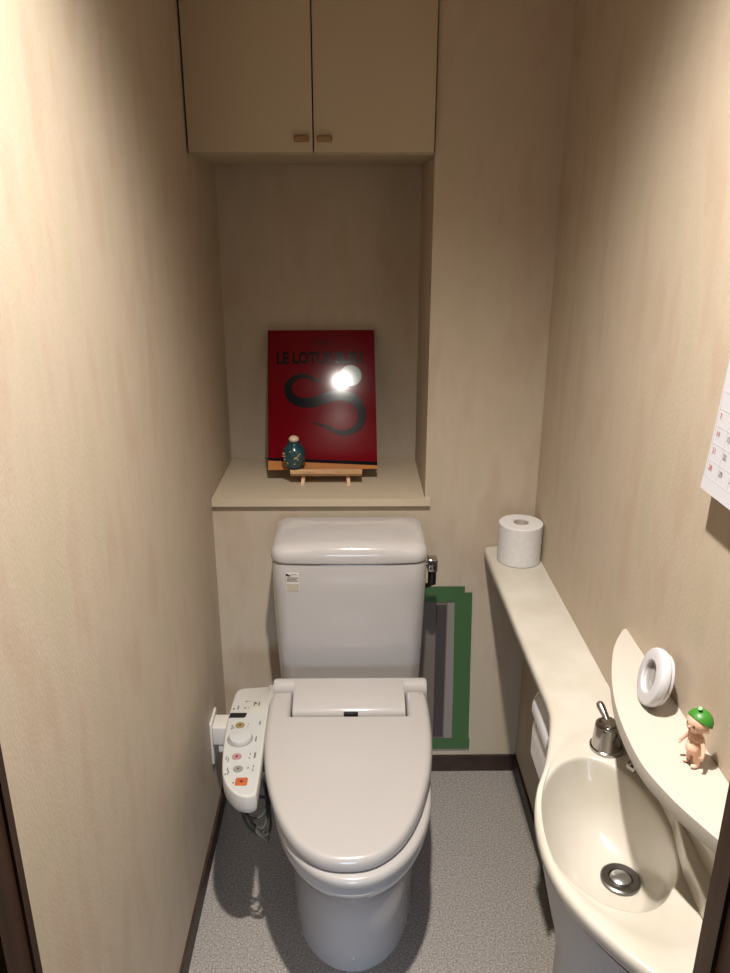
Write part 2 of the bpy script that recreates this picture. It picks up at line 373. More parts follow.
# teal vase standing on the easel ledge
vs = thing('small_vase', 'small teal glazed ceramic vase with pale flecks in front of the book', 'vase', (-0.161, 1.964, 0.8932))
obj('body', lathe([(0.001, 0), (0.017, 0), (0.020, 0.003), (0.026, 0.014), (0.0305, 0.030), (0.0305, 0.044), (0.027, 0.056), (0.018, 0.064), (0.0145, 0.069), (0.0165, 0.074), (0.0145, 0.0745), (0.012, 0.068), (0.001, 0.066)], 32), TEAL, vs)
obj('foot', lathe([(0.0172, 0.0), (0.0205, 0.001), (0.0215, 0.0035), (0.0202, 0.004)], 32), VDARK, vs)
fl = []
for (a, z, s) in ((-2.6, 0.044, .004), (-2.45, 0.038, .003), (-2.75, 0.036, .003), (-2.5, 0.029, .0028), (-1.35, 0.036, .0045), (-1.15, 0.041, .003), (-1.2, 0.031, .003), (-1.5, 0.033, .0025), (-1.0, 0.045, .0028), (-1.9, 0.052, .0025), (-2.2, 0.020, .0025), (-1.5, 0.018, .0025)):
    r = 0.0305 - (0.0035 if z > .048 else 0) - (0.003 if z < .022 else 0)
    fl.append(ellipsoid((r * cos(a), r * sin(a), z), (s, s, s * 0.7), 8, 6))
obj('floral_pattern', merge(*fl), VGOLD, vs)
obj('stopper', merge(ellipsoid((0, 0, 0.079), (0.0135, 0.0135, 0.010), 20, 12)), VCREAM, vs)

# ------------------------------------------------------------------ toilet
CX = -0.0135
tl = thing('toilet', 'white close-coupled toilet with electric bidet seat, lid closed', 'toilet', (CX, 1.5, 0))
def tloc(vf): return loc(vf, tl)
def egg(w, yf, yb, wb=None, yc=None, n=72, cx=CX + 0.007, pw=2.0):
    # egg outline: elliptical nose at the front, squarer at the back
    wb = wb or w; yc = yc if yc is not None else yf + (yb - yf) * 0.42
    out = []
    for i in range(n):
        a = 2 * pi * i / n
        c, s = cos(a), sin(a)
        if s < 0:
            x = w * abs(c) ** (2 / pw) * (1 if c > 0 else -1); y = yc + (yc - yf) * -abs(s) ** (2 / pw)
        else:
            e = 0.45
            x = (w + (wb - w) * s) * (abs(c) ** e) * (1 if c > 0 else -1); y = yc + (yb - yc) * (abs(s) ** e)
        out.append(Vector((cx + x, y)))
    return out
bowl = loft([
    r3(egg(0.137, 1.212, 1.76, 0.125, 1.42), 0.0), r3(egg(0.138, 1.211, 1.76, 0.125, 1.42), 0.006),
    r3(egg(0.1365, 1.207, 1.77, 0.125, 1.42), 0.06), r3(egg(0.138, 1.196, 1.77, 0.125, 1.40), 0.15),
    r3(egg(0.144, 1.172, 1.78, 0.13, 1.38), 0.23), r3(egg(0.152, 1.138, 1.80, 0.14, 1.37), 0.285),
    r3(egg(0.157, 1.100, 1.82, 0.15, 1.36), 0.322), r3(egg(0.163, 1.080, 1.83, 0.155, 1.35), 0.345),
    r3(egg(0.165, 1.073, 1.835, 0.16, 1.34), 0.362), r3(egg(0.164, 1.076, 1.835, 0.16, 1.34), 0.374),
    r3(egg(0.1625, 1.078, 1.83, 0.155, 1.34), 0.379)])
b0 = obj('bowl', tloc(bowl), CER, tl)
# the little bolt cap on the foot
obj('floor_bolt_cap', tloc(xf(ellipsoid((0, 0, 0), (0.006, 0.004, 0.006), 14, 8), Matrix.Translation((CX + 0.009, 1.209, 0.042)))), CER, tl)
obj('seat', tloc(loft([r3(inset(egg(0.1665, 1.070, 1.60, 0.165, 1.33), d), z) for d, z in ((0.0015, 0.3792), (0.0002, 0.381), (0.0, 0.392), (0.003, 0.397), (0.007, 0.400), (0.03, 0.401))])), PLA, tl)
# lid with the hinge notch
lidpts = [(0.0, 1.0845), (0.050, 1.094), (0.096, 1.130), (0.132, 1.188), (0.158, 1.260), (0.176, 1.335), (0.186, 1.42), (0.1885, 1.50), (0.1875, 1.56), (0.183, 1.583)]
full = [(CX + x, y) for x, y in lidpts] + [(CX - x, y) for x, y in reversed(lidpts[1:])]
op = cr([(CX + x, y) for x, y in [(-0.050, 1.094)] + lidpts], 8, False)[8:]
half = resample([p for p in cr([(x, y) for x, y in [(-0.050, 1.094)] + lidpts], 10, False)[10:]] , 1)
hp = [p for p in cr([(x - 0.0, y) for x, y in [(-0.050, 1.094)] + lidpts], 6, False)[6:]]
right = [Vector((CX - 0.002 + p.x, p.y)) for p in hp]; left = [Vector((CX - 0.002 - p.x, p.y)) for p in hp[1:]][::-1]
NX0, NX1, NY = CX - 0.136, CX + 0.133, 1.499
back = [Vector((CX + 0.176, 1.589)), Vector((NX1, 1.590)), Vector((NX1, NY)), Vector((NX0, NY)), Vector((NX0, 1.590)), Vector((CX - 0.176, 1.589))]
lp = right + back + left
def lz(z0): return lambda p: z0 + 0.007 + (p.y - 1.3) * 0.036
rings = [r3(inset(lp, 0.006), lz(0.4035)), r3(inset(lp, 0.001), lz(0.4065)), r3(lp, lz(0.411)), r3(lp, lz(0.416)), r3(inset(lp, 0.0008), lz(0.421)), r3(inset(lp, 0.0022), lz(0.4250)), r3(inset(lp, 0.0045), lz(0.4285)), r3(inset(lp, 0.0075), lz(0.4308)), r3(inset(lp, 0.0115), lz(0.4323)), r3(inset(lp, 0.0165), lz(0.4330))]
lid = loft(rings)
obj('lid', tloc(lid), PLA, tl)
# bidet body: the wide rear housing and rounded hinge cover
def prof_x(prof, x0, x1, ins=0.004):
    rings = []
    for x, d in ((x0, ins), (x0 + ins * 0.4, ins * 0.35), (x0 + ins, 0), (x1 - ins, 0), (x1 - ins * 0.4, ins * 0.35), (x1, ins)):
        cy_ = sum(p[0] for p in prof) / len(prof); cz_ = sum(p[1] for p in prof) / len(prof)
        rings.append([(x, cy_ + (p[0] - cy_) * (1 - d / 0.05), cz_ + (p[1] - cz_) * (1 - d / 0.05)) for p in prof])
    return loft(rings)
pf = [(1.592, 0.380), (1.592, 0.435), (1.594, 0.446), (1.600, 0.455), (1.606, 0.4605), (1.614, 0.463), (1.622, 0.462), (1.628, 0.458), (1.630, 0.45), (1.630, 0.380)]
bb = obj('bidet_housing', tloc(prof_x(pf, CX - 0.185, CX + 0.187, 0.007)), PLA, tl)
pf2 = [(1.502, 0.395), (1.502, 0.437), (1.505, 0.446), (1.513, 0.4525), (1.53, 0.4575), (1.56, 0.4615), (1.60, 0.4632), (1.618, 0.4628), (1.62, 0.395)]
hc = obj('hinge_cover', tloc(prof_x(pf2, CX - 0.1325, CX + 0.1295, 0.002)), PLA, tl)
obj('sensor_window', tloc(xf(box(-0.0165, 0.0165, -0.0012, 0.006, 0.434, 0.4475), Matrix.Translation((CX + 0.003, 1.5015, 0)))), BLACK, tl, bevel=0.001, seg=2)
# tank
def tk(hx, yf, z, r=0.035, bow=0.006, d=0): 
    return r3(inset(rrect(CX, (yf + 1.842) / 2, hx, (1.842 - yf) / 2, r, 8, bow), d), z)
tank = loft([tk(0.178, 1.704, 0.378, d=0.006), tk(0.180, 1.702, 0.386), tk(0.182, 1.693, 0.45), tk(0.1845, 1.675, 0.58), tk(0.186, 1.662, 0.68), tk(0.186, 1.655, 0.748), tk(0.186, 1.655, 0.7525, d=0.0012), tk(0.186, 1.655, 0.754, d=0.005)])
tkobj = obj('tank', tloc(tank), CER, tl)
def tlz(x, y, z, k): return z + k * ((y - 1.655) * 0.075 - 0.010 * ((x - CX) / 0.19) ** 2)
def tlid(d, z, k): return [(p.x, p.y, tlz(p.x, p.y, z, k)) for p in inset(rrect(CX, 1.7465, 0.1885, 0.0955, 0.036, 8, 0.008), d)]
lidr = [tlid(0.008, 0.7555, 0), tlid(0.002, 0.7575, 0), tlid(0.0, 0.763, 0), tlid(0.0012, 0.777, 0.3), tlid(0.0035, 0.787, 0.7), tlid(0.008, 0.7945, 1), tlid(0.014, 0.7985, 1), tlid(0.024, 0.8015, 1)]
base = inset(rrect(CX, 1.7465, 0.1885, 0.0955, 0.036, 8, 0.008), 0.024)
for s in (0.8, 0.5, 0.2):
    q = [(CX + (p.x - CX) * s, 1.7465 + (p.y - 1.7465) * s) for p in base]
    lidr.append([(x, y, tlz(x, y, 0.8015 + 0.002 * (1 - s), 1)) for x, y in q])
tlo = obj('tank_lid', tloc(loft(lidr)), CER, tl)
# maker's sticker
def onfront(x, z):  # tank front surface height y at x,z
    yf = 1.695 + (1.655 - 1.695) * min(1, max(0, (z - 0.45) / 0.30)); hx = 0.1715 + 0.0145 * (z - 0.45) / 0.30
    return yf - 0.006 * max(0, 1 - ((x - CX) / hx) ** 2)
def decal(x0, x1, z0, z1, off=0.0004):
    V = []
    for off_ in (off, off - 0.002):
        V += [(x, onfront(x, z) - off_, z) for x, z in ((x0, z0), (x1, z0), (x1, z1), (x0, z1))]
    return V, [(0, 1, 2, 3), (4, 7, 6, 5), (0, 4, 5, 1), (1, 5, 6, 2), (2, 6, 7, 3), (3, 7, 4, 0)]
sk = obj('sticker', tloc(decal(-0.1640, -0.1330, 0.681, 0.731, 0.0028)), STKW, tl, smooth=False)
obj('silver_label', tloc(decal(-0.1625, -0.1340, 0.682, 0.702, 0.0034)), STK, sk, smooth=False)
obj('printed_logo', tloc(merge(decal(-0.1640, -0.1580, 0.7235, 0.7295, 0.0034), decal(-0.158, -0.154, 0.7225, 0.7265, 0.0034))), STKB, sk, smooth=False)
ln = [decal(-0.152, -0.139, 0.7275, 0.7288, 0.0034)]
for k in range(3): ln.append(decal(-0.1620, -0.1350 - 0.004 * (k % 2), 0.7175 - k * 0.0045, 0.7200 - k * 0.0045, 0.0034))
obj('printed_text', tloc(merge(*ln)), STKG, sk, smooth=False)
# flush lever / water valve on the tank side
fv = obj('flush_valve', tloc(merge(box(0.168, 0.181, 1.722, 1.742, 0.712, 0.722), box(0.179, 0.203, 1.715, 1.745, 0.7015, 0.735))), CHROME, tl, bevel=0.003)
obj('valve_slots', tloc(merge(*[box(x, x + 0.0045, 1.7135, 1.7155, z, z + 0.006) for x in (0.184, 0.193) for z in (0.709, 0.721)])), BLACK, fv, smooth=False)
obj('supply_hose', tloc(merge(lathe([(0.0105, 0.662), (0.0105, 0.703)], 16, (0.192, 1.734)), tube([(0.192, 1.734, 0.665), (0.186, 1.745, 0.652), (0.172, 1.765, 0.640), (0.158, 1.80, 0.632)], 0.006))), BLACK, tl)
# control arm panel
pp = [(-0.2840, 1.610), (-0.250, 1.618), (-0.2095, 1.622), (-0.2045, 1.615), (-0.2025, 1.50), (-0.1995, 1.38), (-0.1975, 1.262), (-0.2030, 1.2435), (-0.2230, 1.2405), (-0.2470, 1.2545), (-0.2705, 1.292), (-0.2835, 1.354), (-0.2930, 1.469), (-0.2915, 1.574)]
pv = [Vector(p) for p in pp]
pv = resample(cr(pp, 6), 90)
PZ = 0.4405
pan = loft([r3(inset(pv, 0.008), 0.396), r3(inset(pv, 0.003), 0.398), r3(inset(pv, 0.0005), 0.403), r3(pv, 0.410), r3(pv, PZ - 0.005), r3(inset(pv, 0.0018), PZ - 0.0015), r3(inset(pv, 0.005), PZ)])
pn = obj('control_panel', tloc(pan), PLA2, tl)
obj('panel_arm', tloc(box(-0.215, -0.180, 1.555, 1.635, 0.395, 0.437)), PLA, tl, bevel=0.004)
# face plate below the flap seam
fp = [p for p in inset(pv, 0.006) if p.y < 1.513]
fp = sorted(fp, key=lambda p: math.atan2(p.y - 1.40, p.x + 0.245))
obj('face_plate', tloc(loft([r3(fp, PZ - 0.001), r3(fp, PZ + 0.0004)])), PANELF, pn, smooth=False)
obj('display', tloc(loft([[(x, y, z) for x, y in ((-0.2905, 1.4955), (-0.2560, 1.4955), (-0.2525, 1.5005), (-0.2515, 1.5135), (-0.2895, 1.5135))] for z in (PZ, PZ + 0.001)])), BLACK, pn, smooth=False)
def disc(x, y, r, h, z=PZ, b=0.0006): return lathe([(r, z), (r, z + h - b), (r - b, z + h)], 36, (x, y))
for nm, x, y, r, m in (('stop_button', -0.2613, 1.4676, 0.0105, B_OL), ('spray_button', -0.2531, 1.3599, 0.0105, B_PK), ('bidet_button', -0.2450, 1.3211, 0.0105, B_GR)):
    bt = obj(nm, tloc(disc(x, y, r, 0.0018)), m, pn)
    bt['label'] = {'stop_button': 'olive round button', 'spray_button': 'pink round button', 'bidet_button': 'grey-green round button'}[nm]
ob = obj('stop_key', tloc(xf(prism(rrect(0, 0, 0.0125, 0.0115, 0.004, 6), 0, 0.0018, 0.0006), Matrix.Translation((-0.2327, 1.2828, PZ)))), B_OR, pn); ob['label'] = 'orange square button'
dlr = obj('dial_ring', tloc(lathe([(0.0285, PZ), (0.0285, PZ + 0.0008), (0.0245, PZ + 0.0008), (0.0245, PZ)], 40, (-0.2545, 1.4195), False, False)), STKG, pn)
obj('dial', tloc(lathe([(0.0245, PZ), (0.0245, PZ + 0.008), (0.0235, PZ + 0.0095), (0.021, PZ + 0.0102)], 40, (-0.2535, 1.4195))), PANELF, pn)
mk = []
def mark(x, y, w, h): mk.append(box(x - w / 2, x + w / 2, y - h / 2, y + h / 2, PZ, PZ + 0.0007))
for x, y, w, h in ((-0.284, 1.5298, .004, .005), (-0.2746, 1.5374, .003, .010), (-0.2746, 1.530, .003, .003), (-0.2585, 1.559, .005, .003), (-0.250, 1.559, .006, .001), (-0.2585, 1.5333, .005, .003), (-0.250, 1.5333, .006, .001),
                   (-0.2385, 1.549, .003, .016), (-0.2355, 1.552, .003, .008), (-0.2315, 1.549, .005, .002), (-0.2270, 1.549, .003, .016),
                   (-0.2786, 1.4650, .003, .008), (-0.2750, 1.4590, .003, .006), (-0.2790, 1.4560, .004, .003), (-0.243, 1.472, .0025, .003), (-0.243, 1.462, .0025, .003),
                   (-0.2171, 1.4763, .003, .014), (-0.2194, 1.4195, .003, .018), (-0.2746, 1.3560, .0025, .010), (-0.2700, 1.3500, .0022, .013), (-0.2254, 1.3690, .003, .004), (-0.2260, 1.3560, .003, .004), (-0.2151, 1.3650, .004, .018),
                   (-0.2671, 1.3210, .0025, .009), (-0.2640, 1.3110, .0025, .013), (-0.2690, 1.3060, .003, .005), (-0.2247, 1.3249, .003, .005), (-0.2139, 1.3300, .0025, .005), (-0.2139, 1.3180, .0025, .007), (-0.2493, 1.2801, .004, .004)):
    mark(x, y, w, h)
for q_ in mk: obj('printed_mark', tloc(q_), INK, pn, smooth=False)
for x, y, r in ((-0.2613, 1.4676, .003), (-0.2531, 1.3599, .003), (-0.2450, 1.3211, .0025), (-0.2327, 1.2828, .0035)):
    obj('button_icon', tloc(disc(x, y, r, 0.0006, PZ + 0.0018, 0.0001)), INKR, pn, smooth=False)

# ------------------------------------------------------------------ socket, plug, cords
so = thing('wall_socket', 'white wall socket plate low on the left wall beside the toilet', 'socket', (XL, 1.655, 0.27))
obj('plate', box(0.0002, 0.0075, -0.036, 0.036, -0.060, 0.063), PLUGW, so, bevel=0.003)
pg = thing('power_plug', 'white earthed power plug with black cord in the left wall socket', 'plug', (XL + 0.0077, 1.642, 0.272))
obj('plug_body', merge(box(0, 0.040, -0.026, 0.030, 0.000, 0.052), box(0.012, 0.040, -0.022, 0.026, -0.026, 0.0005)), PLUGW, pg, bevel=0.003)
obj('cord', tube(cr([(0.026, 0, -0.02), (0.026, 0, -0.06), (0.02, 0.01, -0.12), (0.025, 0.03, -0.18), (0.06, 0.07, -0.235), (0.15, 0.08, -0.262), (0.24, 0.09, -0.262)], 6, False), 0.0045, 8), BLACK, pg)
pc = []
loop1 = cr([(-0.270, 1.52, 0.375), (-0.265, 1.44, 0.36), (-0.250, 1.33, 0.345), (-0.215, 1.29, 0.34), (-0.190, 1.32, 0.34), (-0.21, 1.40, 0.35), (-0.245, 1.36, 0.345), (-0.235, 1.30, 0.33), (-0.200, 1.270, 0.315), (-0.180, 1.30, 0.31), (-0.20, 1.42, 0.33), (-0.17, 1.52, 0.30), (-0.15, 1.60, 0.34)], 8, False)
lc = obj('looped_cable', tube(loop1, 0.0032, 8), CORD, tl)
lc.data.transform(Matrix.Translation(-Vector(tl.location)))
loop2 = cr([(-0.21, 1.56, 0.385), (-0.235, 1.44, 0.36), (-0.240, 1.34, 0.345), (-0.210, 1.275, 0.33), (-0.185, 1.27, 0.30), (-0.190, 1.31, 0.28), (-0.215, 1.32, 0.29), (-0.22, 1.30, 0.32), (-0.19, 1.28, 0.33), (-0.180, 1.40, 0.34), (-0.14, 1.52, 0.30)], 8, False)
lc = obj('looped_cable', tube(loop2, 0.0032, 8), CORD, tl)
lc.data.transform(Matrix.Translation(-Vector(tl.location)))

# ------------------------------------------------------------------ taped plastic sheet on the back wall
tp = thing('taped_plastic_sheet', 'grey plastic sheet stuck to the back wall with green masking tape', 'plastic sheet', (0.24, YB, 0.33))
def wy(x0, x1, z0, z1, y0, y1, sh=0.0):
    V = [(x + sh * (z - z0) / (z1 - z0) - 0.24, y, z - 0.33) for x in (x0, x1) for y in (-y1, -y0) for z in (z0, z1)]
    return V, [(0, 1, 3, 2), (4, 6, 7, 5), (0, 4, 5, 1), (2, 3, 7, 6), (0, 2, 6, 4), (1, 5, 7, 3)]
obj('sheet', wy(0.150, 0.290, 0.095, 0.565, 0.0006, 0.0022), FILM, tp, smooth=False)
obj('dark_strip', wy(0.222, 0.250, 0.118, 0.541, 0.0022, 0.0036, -0.003), FILMD, tp, smooth=False)
obj('light_strip', wy(0.254, 0.276, 0.112, 0.548, 0.0022, 0.0034, -0.004), FILML, tp, smooth=False)
obj('masking_tape', wy(0.140, 0.294, 0.551, 0.597, 0.0036, 0.0042), TAPE, tp, smooth=False)
obj('masking_tape', wy(0.279, 0.326, 0.082, 0.579, 0.0043, 0.0049, -0.012), TAPE, tp, smooth=False)
obj('masking_tape', wy(0.140, 0.328, 0.076, 0.112, 0.0050, 0.0056), TAPE, tp, smooth=False)

# ------------------------------------------------------------------ sink counter
sk = thing('washbasin_counter', 'cream moulded washbasin with a long narrow counter along the right wall', 'washbasin', (0.40, 0.9, ZC))
def sl(vf): return loc(vf, sk)
o_pts = [(0.346, 1.846), (0.339, 1.838), (0.337, 1.80), (0.337, 1.60), (0.338, 1.40), (0.340, 1.25), (0.3405, 1.16), (0.333, 1.105), (0.304, 1.012), (0.274, 0.943), (0.259, 0.887), (0.254, 0.825), (0.260, 0.77), (0.275, 0.728), (0.300, 0.684), (0.326, 0.648), (0.352, 0.622)]
oc = cr(o_pts, 8, False)
outer = oc + [Vector((0.40, 0.606)), Vector((0.4655, 0.604)), Vector((0.4655, 1.0)), Vector((0.4655, 1.4)), Vector((0.4655, 1.849)), Vector((0.40, 1.849))]
# (the wall side is never inset)
def oin(d):
    q = inset(outer, d); k = len(oc)
    return [q[i] if i < k else Vector((min(q[i].x, 0.4655), q[i].y)) if False else outer[i] for i in range(len(outer))]
rim_pts = [(0.275, 0.917), (0.291, 0.956), (0.325, 0.998), (0.367, 1.014), (0.401, 0.996), (0.424, 0.961), (0.439, 0.903), (0.440, 0.84), (0.427, 0.788), (0.397, 0.745), (0.365, 0.726), (0.335, 0.727), (0.307, 0.742), (0.281, 0.774), (0.265, 0.82), (0.264, 0.87)]
rim = resample(cr(rim_pts, 8), 96)
rim = [rim[i] for i in range(96)]
deck_pts = [(0.272, 0.930), (0.292, 0.972), (0.328, 1.030), (0.365, 1.068), (0.405, 1.085), (0.445, 1.075), (0.458, 1.02), (0.460, 0.93), (0.460, 0.80), (0.456, 0.700), (0.430, 0.672), (0.385, 0.672), (0.330, 0.695), (0.290, 0.740), (0.268, 0.785), (0.262, 0.82), (0.2605, 0.87)]
deck = resample(cr(deck_pts, 8), 96)
bm = bmesh.new()
def ring(poly, z): return [bm.verts.new((p.x, p.y, z)) for p in poly]
def loop_edges(vs): return [bm.edges.new((vs[i], vs[(i + 1) % len(vs)])) for i in range(len(vs))]
def bridge(a, b):
    n = len(a)
    for i in range(n):
        j = (i + 1) % n
        bm.faces.new((a[i], a[j], b[j], b[i]))
RB = 0.009
orings = [ring(oin(RB), ZC), ring(oin(RB * 0.62), ZC - RB * 0.08), ring(oin(RB * 0.29), ZC - RB * 0.29), ring(oin(RB * 0.08), ZC - RB * 0.62), ring(oin(0), ZC - RB), ring(oin(0), ZC - 0.018), ring(oin(RB * 0.3), ZC - 0.024), ring(oin(RB), ZC - 0.027)]
for a, b_ in zip(orings, orings[1:]): bridge(a, b_)
dk0 = ring(deck, ZC); dk1 = ring(inset(deck, 0.0035), ZC - 0.0028)
e1 = loop_edges(orings[0]) if False else [bm.edges.get((orings[0][i], orings[0][(i + 1) % len(outer)])) for i in range(len(outer))]
e2 = loop_edges(dk0)
bmesh.ops.triangle_fill(bm, use_beauty=True, use_dissolve=False, edges=e1 + e2)
bridge(dk0, dk1)
DR = (0.390, 0.874); DD = 0.112
al = []
rings_b = []
def brim(s, z, d=0.0):
    q = inset(rim, d)
    return ring([Vector((p.x + (DR[0] - p.x) * s, p.y + (DR[1] - p.y) * s)) for p in q], z)
zr = ZC - 0.0028
rb = [brim(0, zr, -0.004), brim(0, zr - 0.0006, -0.0015), brim(0, zr - 0.003, 0.0005), brim(0, zr - 0.007, 0.002)]
th = [math.atan2(p.y - DR[1], p.x - DR[0]) for p in rim]
rin = inset(rim, 0.002)
for s in (0.05, 0.10, 0.16, 0.24, 0.34, 0.46, 0.58, 0.70, 0.82, 0.92, 1.0):
    q = [rin[i].lerp(Vector((DR[0] + 0.024 * cos(th[i]), DR[1] + 0.024 * sin(th[i]))), s) for i in range(96)]
    rb.append(ring(q, zr - 0.007 - (DD - 0.010) * (1 - (1 - s) ** 2.6) ** 0.9))
rb.append(ring([Vector((DR[0] + 0.004 * cos(t), DR[1] + 0.004 * sin(t))) for t in th], zr - DD + 0.002))
for a, b_ in zip(rb, rb[1:]): bridge(a, b_)
bridge(dk1, rb[0]) if False else None
e3 = [bm.edges.get((dk1[i], dk1[(i + 1) % 96])) for i in range(96)]
e4 = [bm.edges.get((rb[0][i], rb[0][(i + 1) % 96])) for i in range(96)]
bmesh.ops.triangle_fill(bm, use_beauty=True, use_dissolve=False, edges=e3 + e4)
for v in bm.verts: v.co -= Vector(sk.location)
obj('basin', bm, SINK, sk, angle=40)
# moulded skirt under the basin: flares in to a straight panel standing on the floor
U0 = [p for p in oc if p.y < 1.10]
n_u = len(U0)
def openres(pts, n):
    P = [Vector(p) for p in pts]; L = [0]
    for a, b in zip(P, P[1:]): L.append(L[-1] + (b - a).length)
    out = []; j_ = 0
    for i in range(n):
        t = L[-1] * i / (n - 1)
        while j_ < len(P) - 2 and L[j_ + 1] < t: j_ += 1
        out.append(P[j_].lerp(P[j_ + 1], (t - L[j_]) / (L[j_ + 1] - L[j_])))
    return out
PD = openres(cr([(0.350, 0.955), (0.312, 0.890), (0.288, 0.825), (0.281, 0.790), (0.292, 0.745), (0.322, 0.685), (0.362, 0.628), (0.380, 0.607)], 6, False), n_u)
def skirt(z, s, k):
    out = []
    for p, q in zip(U0, PD):
        a = Vector((0.465 + (p.x - 0.465) * s, min(p.y, 1.095) if p.y > 0.86 else p.y))
        m_ = a.lerp(q, k); out.append((m_.x, max(m_.y, 0.605), z))
    return [(0.4655, out[0][1], z)] + out + [(0.4655, out[-1][1], z)]
obj('basin_skirt', sl(loft([skirt(ZC - 0.0265, 0.975, 0), skirt(ZC - 0.05, 0.96, 0.05), skirt(ZC - 0.08, 0.95, 0.22), skirt(ZC - 0.11, 0.94, 0.50), skirt(ZC - 0.135, 0.93, 0.85), skirt(ZC - 0.15, 0.93, 1.0), skirt(0.002, 0.93, 1.0)], cap0=False)), CABW, sk)
# backsplash: a slim cream upstand with a low step in front of it
obj('backsplash', sl(merge(loft([r3([Vector(p) for p in ((0.4655, 1.10), (0.452, 1.075), (0.447, 0.95), (0.445, 0.80), (0.441, 0.70), (0.436, 0.605), (0.4655, 0.605))], z) for z in (ZC - 0.001, 0.8405)]),
                           loft([r3([Vector((0.446, 0.86)), Vector((0.437, 0.82)), Vector((0.428, 0.775)), Vector((0.424, 0.70)), Vector((0.424, 0.606)), Vector((0.446, 0.606))], z) for z in (ZC - 0.001, 0.748)]))), SINK, sk, bevel=0.003)
dn = obj('drain', sl(xf(lathe([(0.0285, 0.001), (0.0285, 0.0045), (0.026, 0.006), (0.018, 0.0045), (0.0165, 0.0015)], 40), Matrix.Translation((DR[0], DR[1], zr - DD + 0.0035)))), STEEL, sk)
obj('drain_plug', sl(xf(lathe([(0.0145, 0.001), (0.0145, 0.006), (0.012, 0.0078), (0.002, 0.0085)], 32), Matrix.Translation((DR[0], DR[1], zr - DD + 0.0035)))), STEELL, dn)
# tap: push body with lever, and the little spout under the upper shelf
fc = obj('tap_body', sl(xf(lathe([(0.0270, 0), (0.0270, 0.005), (0.0245, 0.0065), (0.0240, 0.008), (0.0222, 0.041), (0.0212, 0.0445), (0.0185, 0.0460), (0.0135, 0.0465), (0.0130, 0.0505), (0.0115, 0.0512), (0.0105, 0.0500), (0.002, 0.0498)], 40), Matrix.Translation((0.4085, 1.036, ZC - 0.0027)))), CHROME, sk)
lv = tube([(0.4085, 1.041, ZC + 0.0400), (0.4065, 1.052, ZC + 0.047), (0.4025, 1.066, ZC + 0.056), (0.4010, 1.071, ZC + 0.0590), (0.4003, 1.073, ZC + 0.0600)], [0.0055, 0.0055, 0.0068, 0.0055, 0.002], 14)
obj('lever', sl(lv), CHROME, fc)
obj('spout', sl(tube([(0.4475, 0.985, 0.742), (0.440, 0.978, 0.739), (0.4215, 0.962, 0.7325), (0.4200, 0.9607, 0.7318)], [0.0085, 0.0085, 0.0085, 0.006], 16)), CHROME, sk)

# curved shelf over the basin
ms_pts = [(0.4655, 1.158), (0.455, 1.150), (0.422, 1.092), (0.391, 1.003), (0.373, 0.916), (0.369, 0.82), (0.382, 0.756), (0.401, 0.706), (0.425, 0.655), (0.446, 0.618)]
mp_ = cr(ms_pts, 8, False) + [Vector((0.4655, 0.610)), Vector((0.4655, 0.80)), Vector((0.4655, 1.0))]
ms = obj('curved_shelf', prism(mp_, 0.841, 0.862, 0), MIDS, bevel=0.0018)
# place origin at its base
ms.data.transform(Matrix.Translation((-0.42, -0.88, -0.841))); ms.location = (0.42, 0.88, 0.841)
tag(ms, 'cream crescent-shaped shelf on the right wall above the washbasin', 'shelf')

# ------------------------------------------------------------------ toilet rolls and holder
def roll(name, R, H, r=0.0195):
    return lathe([(r, H), (R - 0.002, H), (R, H - 0.002), (R, 0.002), (R - 0.002, 0), (r, 0), (r, H)], 56, cap0=False, cap1=False)
tr = thing('toilet_roll', 'white toilet roll standing upright at the far end of the counter', 'toilet roll', (0.411, 1.760, ZC + 0.0002))
obj('paper', roll('p', 0.0540, 0.101), PAPER, tr)
obj('cardboard_core', lathe([(0.0195, 0.100), (0.0180, 0.100), (0.0180, 0.001), (0.0195, 0.001)], 32, cap0=False, cap1=False), PAPERD, tr)
ph = thing('paper_holder', 'cream wall-mounted toilet paper holder with a cover flap under the counter', 'toilet paper holder', (XR - 0.0005, 1.215, 0.62))
# side arm shape in the y-z plane, thin along x
def arm(y0, y1):
    prof = [(-0.002, 0.045), (-0.06, 0.052), (-0.098, 0.040), (-0.116, 0.010), (-0.112, -0.020), (-0.090, -0.036), (-0.03, -0.04), (-0.002, -0.04)]
    pr_ = [Vector(p) for p in cr(prof, 5, False)]
    return loft([[(p.x, y, p.y) for p in pr_] for y in (y0, y1)])
obj('side_arm', arm(0.060, 0.072), SINK, ph, bevel=0.003)
obj('side_arm', arm(-0.072, -0.060), SINK, ph, bevel=0.003)
obj('cover_flap', loft([[(x, y, z) for x, z in ((-0.03, 0.052), (-0.062, 0.054), (-0.098, 0.043), (-0.119, 0.014), (-0.121, -0.006), (-0.117, -0.006), (-0.114, 0.011), (-0.095, 0.037), (-0.062, 0.048), (-0.03, 0.047))] for y in (-0.058, 0.058)]), CABW, ph, bevel=0.001, seg=2)
rl = thing('toilet_roll', 'white toilet roll hanging in the wall holder under the counter', 'toilet roll', (XR - 0.064, 1.215, 0.5950))
obj('paper', xf(roll('p', 0.052, 0.108), Matrix.Rotation(pi / 2, 4, 'X') @ Matrix.Translation((0, 0, -0.054))), PAPER, rl)
obj('loose_sheet', loft([[(x, y, z) for x, z in ((-0.0525, 0.0), (-0.0535, -0.03), (-0.0530, -0.075), (-0.0522, -0.075), (-0.0527, -0.03), (-0.0517, 0.0))] for y in (-0.053, 0.053)]), PAPER, rl, smooth=False)

